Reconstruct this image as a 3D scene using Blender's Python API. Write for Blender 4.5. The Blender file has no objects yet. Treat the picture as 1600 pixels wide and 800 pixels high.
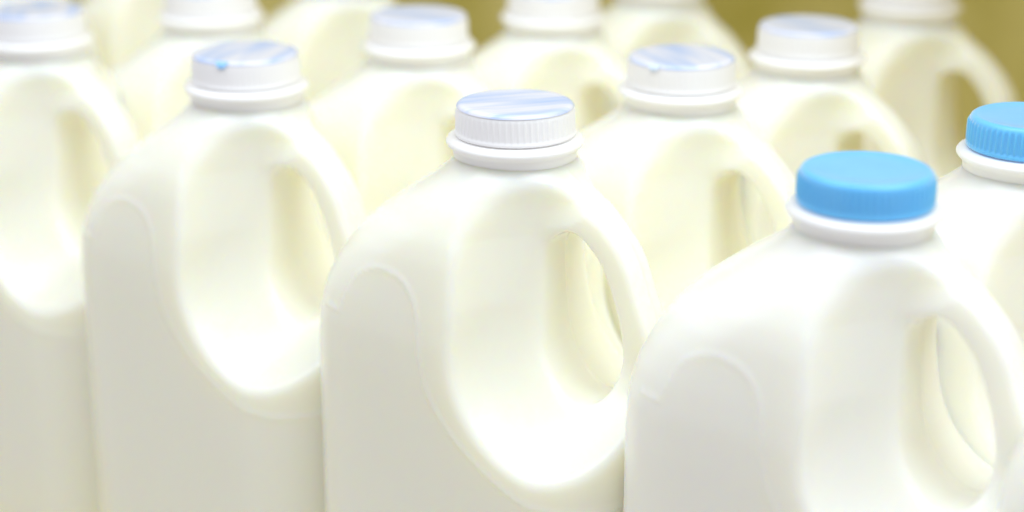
import bpy, bmesh, math, random
import numpy as np

random.seed(7)
scene = bpy.context.scene
COL = scene.collection
PI = math.pi

# ------------------------------------------------------------------ camera
CAM_H = 0.4037
PITCH = math.radians(18.88)
F_PX = 2900.0
cam_d = bpy.data.cameras.new('camera')
cam = bpy.data.objects.new('camera', cam_d)
COL.objects.link(cam)
cam.location = (0, 0, CAM_H)
cam.rotation_euler = (PI/2 - PITCH, 0, 0)
cam_d.sensor_width = 36
cam_d.lens = F_PX/1600*36
cam_d.clip_start = 0.02
cam_d.clip_end = 60
cam_d.dof.use_dof = True
cam_d.dof.focus_distance = 0.612
cam_d.dof.aperture_fstop = 3.7
scene.camera = cam

# ------------------------------------------------------------------ light
w = bpy.data.worlds.new('World')
scene.world = w
w.use_nodes = True
bg = w.node_tree.nodes['Background']
bg.inputs[0].default_value = (1.0, 0.985, 1.0, 1)
bg.inputs[1].default_value = 0.51

def area(name, loc, target, sx, sy, power, color, spread=180):
    l = bpy.data.lights.new(name, 'AREA')
    l.shape = 'RECTANGLE'; l.size = sx; l.size_y = sy
    l.energy = power; l.color = color; l.spread = math.radians(spread)
    o = bpy.data.objects.new(name, l)
    COL.objects.link(o)
    o.location = loc
    import mathutils
    d = mathutils.Vector(target) - mathutils.Vector(loc)
    o.rotation_euler = d.to_track_quat('-Z', 'Y').to_euler()
    return o

area('strip_light', (0.0, 0.50, 1.05), (0.02, 0.66, 0.2), 1.4, 0.5, 6.7, (0.83, 0.92, 1.0))
area('ceiling_light', (0.50, 0.30, 0.98), (0.02, 0.64, 0.2), .7, 0.5, 2.3, (0.84, 0.925, 1.0))

scene.view_settings.view_transform = 'Standard'
scene.view_settings.look = 'None'
scene.view_settings.exposure = 0.26
scene.view_settings.gamma = 1
scene.render.engine = 'CYCLES'
scene.cycles.use_denoising = True
scene.cycles.max_bounces = 16
scene.cycles.diffuse_bounces = 10
scene.cycles.glossy_bounces = 4
scene.cycles.transmission_bounces = 6

# ------------------------------------------------------------------ materials
def mat(name, color, rough=0.4, sss=0.0, radius=(1, .9, .7), scale=.01, spec=.4, coat=0.0):
    m = bpy.data.materials.new(name)
    m.use_nodes = True
    p = m.node_tree.nodes['Principled BSDF']
    p.inputs['Base Color'].default_value = (*color, 1)
    p.inputs['Roughness'].default_value = rough
    p.inputs['Specular IOR Level'].default_value = spec
    p.inputs['Subsurface Weight'].default_value = sss
    p.inputs['Subsurface Radius'].default_value = radius
    p.inputs['Subsurface Scale'].default_value = scale
    p.inputs['Coat Weight'].default_value = coat
    return m

def nodes(m):
    return m.node_tree.nodes, m.node_tree.links, m.node_tree.nodes['Principled BSDF']

def mix_noise(m, c1, c2, scale, detail=4, lo=.35, hi=.65, stretch=(1, 1, 1), bump=0.0, bscale=None, bdist=.0005):
    n, l, p = nodes(m)
    tc = n.new('ShaderNodeTexCoord'); mp = n.new('ShaderNodeMapping')
    mp.inputs['Scale'].default_value = stretch
    l.new(tc.outputs['Object'], mp.inputs['Vector'])
    nt = n.new('ShaderNodeTexNoise'); nt.inputs['Scale'].default_value = scale; nt.inputs['Detail'].default_value = detail
    l.new(mp.outputs[0], nt.inputs['Vector'])
    r = n.new('ShaderNodeValToRGB')
    r.color_ramp.elements[0].position = lo; r.color_ramp.elements[1].position = hi
    r.color_ramp.elements[0].color = (*c1, 1); r.color_ramp.elements[1].color = (*c2, 1)
    l.new(nt.outputs['Fac'], r.inputs[0]); l.new(r.outputs[0], p.inputs['Base Color'])
    if bump:
        b = n.new('ShaderNodeBump'); b.inputs['Strength'].default_value = bump; b.inputs['Distance'].default_value = bdist
        nb = n.new('ShaderNodeTexNoise'); nb.inputs['Scale'].default_value = bscale; nb.inputs['Detail'].default_value = 5
        l.new(mp.outputs[0], nb.inputs['Vector']); l.new(nb.outputs['Fac'], b.inputs['Height'])
        l.new(b.outputs[0], p.inputs['Normal'])
    return r

M_body = mat('milky_plastic', (.94, .92, .83), .25, 1.0, (1.0, .82, .42), .016, .5)
mix_noise(M_body, (.937, .912, .78), (.947, .924, .815), 9, bump=.12, bscale=60, bdist=.0006)
M_body_pale = mat('paler_milky_plastic', (.93, .92, .875), .25, 1.0, (1.0, .85, .5), .015, .5)
mix_noise(M_body_pale, (.93, .912, .83), (.94, .924, .85), 9, bump=.12, bscale=60, bdist=.0006)
M_neck = mat('milky_plastic_neck', (.95, .94, .925), .3, .4, (1.0, .95, .85), .004, .45)
M_wcap = mat('white_cap_plastic', (.955, .945, .96), .35, .3, (1, .95, .95), .003, .4)
M_bcap = mat('blue_cap_plastic', (.11, .44, .87), .42, .25, (.3, .7, 1.0), .003, .8)
M_bcap.node_tree.nodes['Principled BSDF'].inputs['Sheen Weight'].default_value = 1.0
M_bcap.node_tree.nodes['Principled BSDF'].inputs['Sheen Roughness'].default_value = .35
mix_noise(M_bcap, (.115, .515, .96), (.14, .545, .97), 60, bump=.1, bscale=400, bdist=.0003)
M_film = mat('printed_seal_film', (.75, .82, .97), .22, 0, spec=.55)
r = mix_noise(M_film, (.46, .58, .87), (.76, .77, .87), 150, detail=3, lo=.36, hi=.58, stretch=(1.0, .10, 1.0), bump=.35, bscale=120, bdist=.0004)
M_tab = mat('blue_seal_tab', (.30, .58, .92), .3, 0)
M_tab_pale = mat('pale_seal_tab', (.66, .76, .90), .3, 0)
M_shelf = mat('shelf_surface', (.78, .65, .14), .45)  # made-up yellow, so bounced light tints the gaps between jugs
M_back = mat('fridge_back', (.30, .27, .10), .6)
mix_noise(M_back, (.62, .59, .17), (.94, .91, .50), 8, detail=2)

# ------------------------------------------------------------------ implicit jug body (millimetres; x to the handle, z up)
H_TOP = 250.0
_hm = _hp = np.array([19.6, 20.8, 23, 26, 30, 35, 41, 48, 56, 65, 75, 88.])
_wm = np.array([0, .033, .09, .175, .315, .465, .64, .772, .872, .942, .988, 1])
_wp = np.array([0, .045, .12, .22, .36, .505, .635, .732, .80, .89, .972, 1])
_hh = np.linspace(-5, 300, 1221)

def _smooth_lut(xs, ys):
    v = np.interp(_hh, xs, ys)
    k = np.exp(-.5*(np.arange(-32, 33)*.25/1.3)**2); k /= k.sum()
    return np.convolve(np.pad(v, 32, mode='edge'), k, 'valid')
LUT_M, LUT_P = _smooth_lut(_hm, _wm), _smooth_lut(_hp, _wp)
RN, AXM, AXP, BX = 20.9, 66.0, 63.4, 46.4
_sl = np.sqrt(1 + (np.gradient(.5*(LUT_M + LUT_P), _hh)*34)**2)

def smax(a, b, k):
    h = np.clip(.5 + .5*(a - b)/k, 0, 1)
    return b + (a - b)*h + k*h*(1 - h)

def smin(a, b, k):
    return -smax(-a, -b, k)

def rrect(x, y, a, b, r):
    qx = np.abs(x) - a + r; qy = np.abs(y) - b + r
    return np.hypot(np.maximum(qx, 0), np.maximum(qy, 0)) + np.minimum(np.maximum(qx, qy), 0) - r

def poly_sd(px, py, P):
    d = np.full(px.shape, 1e9); s = np.ones(px.shape)
    n = len(P)
    for i in range(n):
        x0, y0 = P[i]; x1, y1 = P[i - 1]
        ex, ey = x1 - x0, y1 - y0
        wx, wy = px - x0, py - y0
        t = np.clip((wx*ex + wy*ey)/(ex*ex + ey*ey), 0, 1)
        d = np.minimum(d, (wx - ex*t)**2 + (wy - ey*t)**2)
        c1 = py >= y0; c2 = py < y1; c3 = ex*wy > ey*wx
        flip = (c1 & c2 & c3) | (~c1 & ~c2 & ~c3)
        s = np.where(flip, -s, s)
    return s*np.sqrt(d)

def line_d(px, py, P):
    d = np.full(px.shape, 1e9)
    for (x0, y0), (x1, y1) in zip(P[:-1], P[1:]):
        ex, ey = x1 - x0, y1 - y0
        wx, wy = px - x0, py - y0
        t = np.clip((wx*ex + wy*ey)/(ex*ex + ey*ey), 0, 1)
        d = np.minimum(d, np.hypot(wx - ex*t, wy - ey*t))
    return d

def _catmull(P, n=8):
    P = [np.array(p, float) for p in P]
    P = [2*P[0] - P[1]] + P + [2*P[-1] - P[-2]]
    out = []
    for i in range(1, len(P) - 2):
        for t in np.linspace(0, 1, n, endpoint=False):
            a, b, c, d = P[i - 1:i + 3]
            out.append(tuple(.5*((2*b) + (c - a)*t + (2*a - 5*b + 4*c - d)*t*t + (3*b - a - 3*c + d)*t**3)))
    out.append(tuple(P[-2]))
    return out
ARCH = [(-50, 71), (-42, 71.0)] + _catmull([(-40, 66), (-35.3, 57.4), (-25.7, 52.8), (-15.5, 54.4), (-9.3, 60), (-6.4, 68), (-5.0, 79.4), (-.9, 92.5), (10, 105.2), (25, 115), (37, 120), (50, 122), (64, 122)], 5)

def _closed(P, n=6):
    m = len(P); out = []
    P = [np.array(p, float) for p in P]
    for i in range(m):
        a, b, c, d = P[i - 1], P[i], P[(i + 1) % m], P[(i + 2) % m]
        for t in np.linspace(0, 1, n, endpoint=False):
            out.append(tuple(.5*((2*b) + (c - a)*t + (2*a - 5*b + 4*c - d)*t*t + (3*b - a - 3*c + d)*t**3)))
    return out
HOLE = _closed([(25.5, 43), (30, 41.5), (35, 46), (39.5, 53), (43, 61), (45.6, 70), (46.8, 80), (45.5, 89), (41, 91.3), (34, 87), (28, 78.5), (25.5, 67), (24.5, 54), (24.3, 46)])

def field(x, y, z, emboss=True):
    h = H_TOP - z
    wm = np.interp(h, _hh, LUT_M); wp = np.interp(h, _hh, LUT_P)
    am = RN + (AXM - RN)*wm; ap = RN + (AXP - RN)*wp
    b = RN + (BX - RN)*(.5*(wm + wp))**.72
    sr = np.clip((.5*(wm + wp) - .5)/.5, 0, 1); sr = sr*sr*(3 - 2*sr)
    r = b + (27 - b)*sr
    cx = .5*(ap - am)
    env = rrect(x - cx, y, .5*(ap + am), b, np.minimum(r, b - .01))/np.interp(h, _hh, _sl)
    env = smax(env, -z, 9.0)                                  # rounded foot
    av = np.abs(y)
    q = np.clip((BX - av)/35.0, 0, 1.3)
    left = 7.0 + 16.0*q**2.0 - 2.5*np.clip((62 - h)/22, 0, 1)
    bot = 112.5 - 22*q**1.3
    top = 7.0 + 2*q
    # dished recess on both sides of the handle web
    R = 38.0
    hc = .5*(bot + top); hb = .5*(bot - top)
    xx = x - (left + 60); yy = h - hc
    rr = np.where(yy > 0, R, 23.0)
    rr = np.minimum(rr, hb - .5)
    qx = np.abs(xx) - 60 + rr; qy = np.abs(yy) - hb + rr
    box = np.hypot(np.maximum(qx, 0), np.maximum(qy, 0)) + np.minimum(np.maximum(qx, qy), 0) - rr
    web = 10.0 - 2.9*np.maximum(np.clip((x - 28)/12, 0, 1), np.clip((37 - h)/8, 0, 1))
    cut = smax(box*.93, web - av, 5.0)
    k = 3.0 + 4.0*np.clip((44 - h)/16, 0, 1)*np.clip((20 - x)/14, 0, 1)
    f = smax(env, -cut, k)
    hole = poly_sd(x, h, HOLE) - 3.0
    f = smax(f, -hole, 2.6)
    f = smax(f, h - 400, 1)
    f = smax(f, 14.5 - h, .8)                                  # open at the neck
    if emboss:
        d = line_d(x, h, ARCH)
        side = np.clip((av - 20)/6, 0, 1)
        f = f - .5*np.exp(-(d/1.1)**2)*side
        f = f - .32*np.exp(-(y/.85)**2)*np.clip((h - 19)/3, 0, 1)   # mould parting line
    return f

def surface_nets(step):
    xs = np.arange(-67, 68, step); ys = np.arange(-50, 51, step); zs = np.arange(-5, 242, step)
    X, Y, Z = np.meshgrid(xs, ys, zs, indexing='ij')
    F = field(X, Y, Z, emboss=False).astype(np.float32)
    ins = F < 0
    nx, ny, nz = F.shape
    cnt = np.zeros((nx - 1, ny - 1, nz - 1), np.int8)
    for i in (0, 1):
        for j in (0, 1):
            for k in (0, 1):
                cnt += ins[i:nx - 1 + i, j:ny - 1 + j, k:nz - 1 + k]
    act = (cnt > 0) & (cnt < 8)
    idx = -np.ones(act.shape, np.int64)
    ai = np.argwhere(act)
    idx[act] = np.arange(len(ai))
    acc = np.zeros((len(ai), 3)); num = np.zeros(len(ai))
    corners = [(i, j, k) for i in (0, 1) for j in (0, 1) for k in (0, 1)]
    for c0 in corners:
        for ax in range(3):
            if c0[ax] == 1: continue
            c1 = list(c0); c1[ax] = 1
            a = F[ai[:, 0] + c0[0], ai[:, 1] + c0[1], ai[:, 2] + c0[2]]
            b_ = F[ai[:, 0] + c1[0], ai[:, 1] + c1[1], ai[:, 2] + c1[2]]
            m = (a < 0) != (b_ < 0)
            t = np.where(m, a/np.where(m, a - b_, 1), 0)
            p = np.tile(np.array(c0, float), (len(ai), 1)); p[:, ax] += t
            acc += p*m[:, None]; num += m
    V = (ai + acc/num[:, None])*step + np.array([xs[0], ys[0], zs[0]])
    quads = []
    for ax in range(3):
        s0 = [slice(1, -1)]*3; s1 = [slice(1, -1)]*3
        s0[ax] = slice(0, -1); s1[ax] = slice(1, None)
        a = ins[tuple(s0)]; b_ = ins[tuple(s1)]
        e = np.argwhere(a != b_)
        off = np.array([1, 1, 1]); off[ax] = 0
        e = e + off
        flip = ins[e[:, 0], e[:, 1], e[:, 2]]
        u, v = (ax + 1) % 3, (ax + 2) % 3
        def ce(du, dv):
            c = e.copy(); c[:, u] -= du; c[:, v] -= dv
            return idx[c[:, 0], c[:, 1], c[:, 2]]
        q = np.stack([ce(1, 1), ce(0, 1), ce(0, 0), ce(1, 0)], 1)
        q = np.where(flip[:, None], q, q[:, ::-1])
        quads.append(q)
    return V, np.concatenate(quads)

def grad(P, e=.25, emboss=True):
    g = np.zeros_like(P)
    for a in range(3):
        d = np.zeros(3); d[a] = e
        A, B = P + d, P - d
        g[:, a] = (field(A[:, 0], A[:, 1], A[:, 2], emboss) - field(B[:, 0], B[:, 1], B[:, 2], emboss))/(2*e)
    return g

def body_mesh(step=1.5):
    V, Q = surface_nets(step)
    for it in range(4):
        em = it > 0
        g = grad(V, .25, em)
        f = field(V[:, 0], V[:, 1], V[:, 2], em)
        s = f/np.maximum((g*g).sum(1), .05)
        V = V - np.clip(s, -.6, .6)[:, None]*g
    N = grad(V, .3)
    N /= np.linalg.norm(N, axis=1)[:, None]
    me = bpy.data.meshes.new('jug_body')
    me.from_pydata((V*.001).tolist(), [], Q.tolist())
    me.shade_smooth()
    me.normals_split_custom_set_from_vertices(N.tolist())
    me.materials.append(M_body)
    return me

# ------------------------------------------------------------------ turned parts
def lathe(name, prof, seg, m, rfun=None, close_top=False, smooth=True):
    """profile of (radius, z) in mm from bottom to top"""
    verts, faces = [], []
    for i, (r, z) in enumerate(prof):
        for s in range(seg):
            a = 2*PI*s/seg
            rr = r + (rfun(i, s) if rfun else 0)
            verts.append((rr*math.cos(a)*.001, rr*math.sin(a)*.001, z*.001))
    for i in range(len(prof) - 1):
        for s in range(seg):
            t = (s + 1) % seg
            faces.append((i*seg + s, i*seg + t, (i + 1)*seg + t, (i + 1)*seg + s))
    if close_top:
        faces.append(tuple((len(prof) - 1)*seg + s for s in range(seg)))
    me = bpy.data.meshes.new(name)
    me.from_pydata(verts, [], faces)
    me.materials.append(m)
    if smooth: me.shade_smooth()
    return me

def neck_mesh():
    T = H_TOP
    p = [(20.6, T - 21.5), (20.9, T - 20.0), (21.2, T - 17.0), (21.4, T - 15.6), (22.0, T - 14.9), (23.0, T - 14.2), (23.55, T - 13.4),
         (23.55, T - 12.8), (23.1, T - 12.1), (22.2, T - 11.5), (20.8, T - 11.2), (19.0, T - 11.0), (18.2, T - 10.6), (18.2, T - 3), (17.6, T - 2.4)]
    return lathe('jug_neck', p, 96, M_neck)

def cap_mesh(m, nm, rib):
    n = 60; sub = 8; seg = n*sub
    prof = [(r_*1.02, z_*1.05) for r_, z_ in [(17.5, -10.0), (19.7, -10.15), (20.25, -9.95), (20.35, -9.5), (20.2, -9.0), (19.9, -8.6), (19.9, -8.2), (19.85, -5.5), (19.75, -2.6), (19.7, -2.2), (19.55, -1.5),
            (19.2, -.8), (18.6, -.3), (17.8, -.05), (17.2, -.12), (16.6, -.25), (10, -.3), (3, -.3), (.2, -.28)]]
    amp = [0, 0, 0, 0, 0, rib*.3, rib, rib, rib, rib*.7, 0, 0, 0, 0, 0, 0, 0, 0, 0]
    shape = [0, 0, 0, .6, 1, .6, 0, 0]
    def rf(i, s): return amp[i]*(shape[s % sub] - .35)
    return lathe(nm, prof, seg, m, rf, close_top=True)

def film_mesh():
    """printed foil disc glued on the cap top; slightly wrinkled"""
    bm = bmesh.new()
    rings = [0.01, 3, 6, 9, 12, 14.5, 16.5, 17.8, 18.5, 19.0, 19.35, 19.62]
    drop = [0]*7 + [.02, .16, .42, .75, 1.3]
    seg = 96
    rows = []
    for r_, dz in zip(rings, drop):
        row = []
        for s in range(seg):
            a = 2*PI*s/seg
            wob = .10*math.sin(3*a + .7*r_)*(r_/19) + .05*math.sin(.9*r_*math.cos(a) + 2.0)
            if r_ > 17: wob *= .2
            row.append(bm.verts.new((r_*math.cos(a)*.001, r_*math.sin(a)*.001, (.22 - dz + wob*.5)*.001)))
        rows.append(row)
    for i in range(len(rows) - 1):
        for s in range(seg):
            bm.faces.new((rows[i][s], rows[i + 1][s], rows[i + 1][(s + 1) % seg], rows[i][(s + 1) % seg]))
    bm.faces.new(rows[0])
    me = bpy.data.meshes.new('seal_film'); bm.to_mesh(me); bm.free()
    me.materials.append(M_film); me.shade_smooth()
    return me

def tab_mesh():
    """little tongue of the film folded down over the cap edge"""
    bm = bmesh.new()
    prof = [(18.4, .30), (19.1, .02), (19.6, -.5), (20.05, -1.3), (20.25, -2.0), (20.3, -2.8)]
    half = [.13, .125, .12, .10, .075, .03]
    lay = []
    for off in (0, -.25):
        g = []
        for (r_, z), hw in zip(prof, half):
            row = []
            for s in range(7):
                a = hw*(s/3 - 1)
                rr = r_ + off
                row.append(bm.verts.new((rr*math.cos(a)*.001, rr*math.sin(a)*.001, (z - .12*(s/3 - 1)**2*(z < -2) + off*.3)*.001)))
            g.append(row)
        lay.append(g)
    for li, g in enumerate(lay):
        for i in range(len(g) - 1):
            for s in range(6):
                q = (g[i][s], g[i + 1][s], g[i + 1][s + 1], g[i][s + 1])
                bm.faces.new(q if li == 0 else q[::-1])
    A, B = lay
    def strip(a, b):
        for i in range(len(a) - 1):
            bm.faces.new((a[i], b[i], b[i + 1], a[i + 1]))
    strip(A[-1], B[-1]); strip(B[0], A[0])
    strip([r_[0] for r_ in B], [r_[0] for r_ in A]); strip([r_[-1] for r_ in A], [r_[-1] for r_ in B])
    me = bpy.data.meshes.new('seal_tab'); bm.to_mesh(me); bm.free()
    me.materials.append(M_tab); me.shade_smooth()
    return me

# ------------------------------------------------------------------ setting: shelf and the back of the display case
def box_obj(name, x0, x1, y0, y1, z0, z1, m, bev=.004):
    bm = bmesh.new()
    bmesh.ops.create_cube(bm, size=1)
    for v in bm.verts:
        v.co = ((x0 + x1)/2 + v.co.x*(x1 - x0), (y0 + y1)/2 + v.co.y*(y1 - y0), (z0 + z1)/2 + v.co.z*(z1 - z0))
    if bev: bmesh.ops.bevel(bm, geom=list(bm.edges), offset=bev, segments=2, affect='EDGES', profile=.5)
    me = bpy.data.meshes.new(name); bm.to_mesh(me); bm.free(); me.materials.append(m)
    o = bpy.data.objects.new(name, me); COL.objects.link(o)
    return o

# the case is built along the rows of jugs: local x runs along a row, local y into the case
CASE_YAW = math.radians(-37.6)
def case_obj(name, *a, **k):
    o = box_obj(name, *a, **k)
    o.location = (.0, .61, 0); o.rotation_euler = (0, 0, CASE_YAW)
    o['kind'] = 'structure'
    return o
shelf = case_obj('shelf', -1.3, .9, -.09, .56, -.03, 0, M_shelf)
back = case_obj('back_wall', -1.3, .9, .562, .60, -.03, 1.2, M_back)
upper = case_obj('unseen_shade_shelf', -1.3, .9, .205, .56, .47, .49, M_shelf)  # out-of-view shelf added above the back rows to shade them

# ------------------------------------------------------------------ the jugs
ME_BODY = body_mesh(1.25)
ME_BODY_PALE = ME_BODY.copy(); ME_BODY_PALE.materials[0] = M_body_pale
ME_NECK = neck_mesh()
ME_WCAP = cap_mesh(M_wcap, 'white_cap', .22)
ME_BCAP = cap_mesh(M_bcap, 'blue_cap', .75)
ME_FILM = film_mesh()
ME_TAB = tab_mesh()
ME_TAB_PALE = ME_TAB.copy(); ME_TAB_PALE.materials[0] = M_tab_pale
YAW = math.radians(-37.6)

def jug(label, x, y, yaw, blue=False, film_rot=0, tab=None):
    root = bpy.data.objects.new('milk_jug', None)
    COL.objects.link(root)
    root.empty_display_size = .03
    root.location = (x, y, 0); root.rotation_euler = (0, 0, yaw)
    root['label'] = label; root['category'] = 'milk jug'; root['group'] = 'milk jugs standing in rows on the shelf'
    def part(name, me, parent, z=0, rz=0):
        o = bpy.data.objects.new(name, me); COL.objects.link(o); o.parent = parent
        o.location = (0, 0, z); o.rotation_euler = (0, 0, rz)
        return o
    part('body', ME_BODY_PALE if blue else ME_BODY, root)
    part('neck', ME_NECK, root)
    cap = part('cap', ME_BCAP if blue else ME_WCAP, root, H_TOP*.001, random.uniform(0, PI))
    if not blue:
        cap.rotation_euler.z = film_rot - yaw
        part('seal_film', ME_FILM, cap).scale = (1.02, 1.02, 1.0)
        if tab is not None:
            part('seal_tab', ME_TAB if 'blue tab' in label else ME_TAB_PALE, cap, 0, tab - film_rot).scale = (1.02, 1.02, .8)
    return root

def at(px, wcap):
    """ground position from the picture column and the apparent cap width"""
    z = F_PX*.040/wcap
    d = (z - .1537*math.sin(PITCH))/math.cos(PITCH)
    return ((px - 800)/F_PX*z, d)

GU = (.1035, -.0796); GV = (.062, .0707)
A2 = at(805, 185)
def grid(i, j, dx=0, dy=0):
    return (A2[0] + (i - 2)*GU[0] + j*GV[0] + dx, A2[1] + (i - 2)*GU[1] + j*GV[1] + dy)

R = math.radians
JUGS = [
    # label, (x, y), yaw offset in degrees, blue, film rotation, tab direction
    ('sharpest milk jug, streaky pale blue film on ribbed white cap, centre of front row', at(805, 185), 0, False, R(-72), None),
    ('whole front milk jug with smooth blue screw cap, right of the sharp centre jug', at(1355, 210), 0, True, 0, None),
    ('white-capped milk jug with small blue tab over its cap edge, left of sharp jug', at(383, 165.5), -.8, False, R(-15), R(-108)),
    ('blurred front-row milk jug cut off by the left edge, nearest the lower left corner', at(54, 149), 1.0, False, R(10), None),
    ('sliver of a white milk jug in the lower right corner, cap out of view', (grid(4, 0)[0] - .004, grid(4, 0)[1] + .002), 0, True, 0, None),
    ('milk jug with sharply ribbed light blue cap, half cut off by the right edge', at(1613, 190), 0, True, 0, None),
    ('white-capped milk jug with striped blue film, just left of the whole blue cap', at(1065, 167), 1.2, False, R(22), R(-125)),
    ('white-capped milk jug with plain lilac cap top, just behind the sharp jug to its left', at(654, 151), -1.5, False, R(70), None),
    ('milk jug with cap cut by the top edge, right behind the blue-tabbed jug', at(328, 140.5), 2.0, False, R(20), None),
    ('bright milk jug with lilac cap top and small handle hole, behind the whole blue cap', at(1264, 155), -1.0, False, R(50), None),
    ('bright milk jug with cap touching the top edge, above and right of the sharp cap', at(865, 141), 1.6, False, R(30), None),
    ('far milk jug showing only a white shoulder between two white caps, left of centre', grid(0, 2), 0, False, 0, None),
    ('dim cream milk jug with olive handle hole, farthest back at the right', at(1425, 137), 0, False, R(30), None),
    ('dim cream milk jug at the top edge, mostly hidden by the cap with striped film', at(1032, 131), 0, False, R(30), None),
    ('blurred milk jug directly behind the front-row jug that the left edge cuts', grid(-1, 1), 0, False, 0, None),
    ('pale milk jug side at the top edge, between the two leftmost caps', grid(-1, 2), 0, False, 0, None),
]
for lab, (x, y), dy, blue, fr, tb in JUGS:
    jug(lab, x, y, YAW + R(dy), blue, fr, tb)
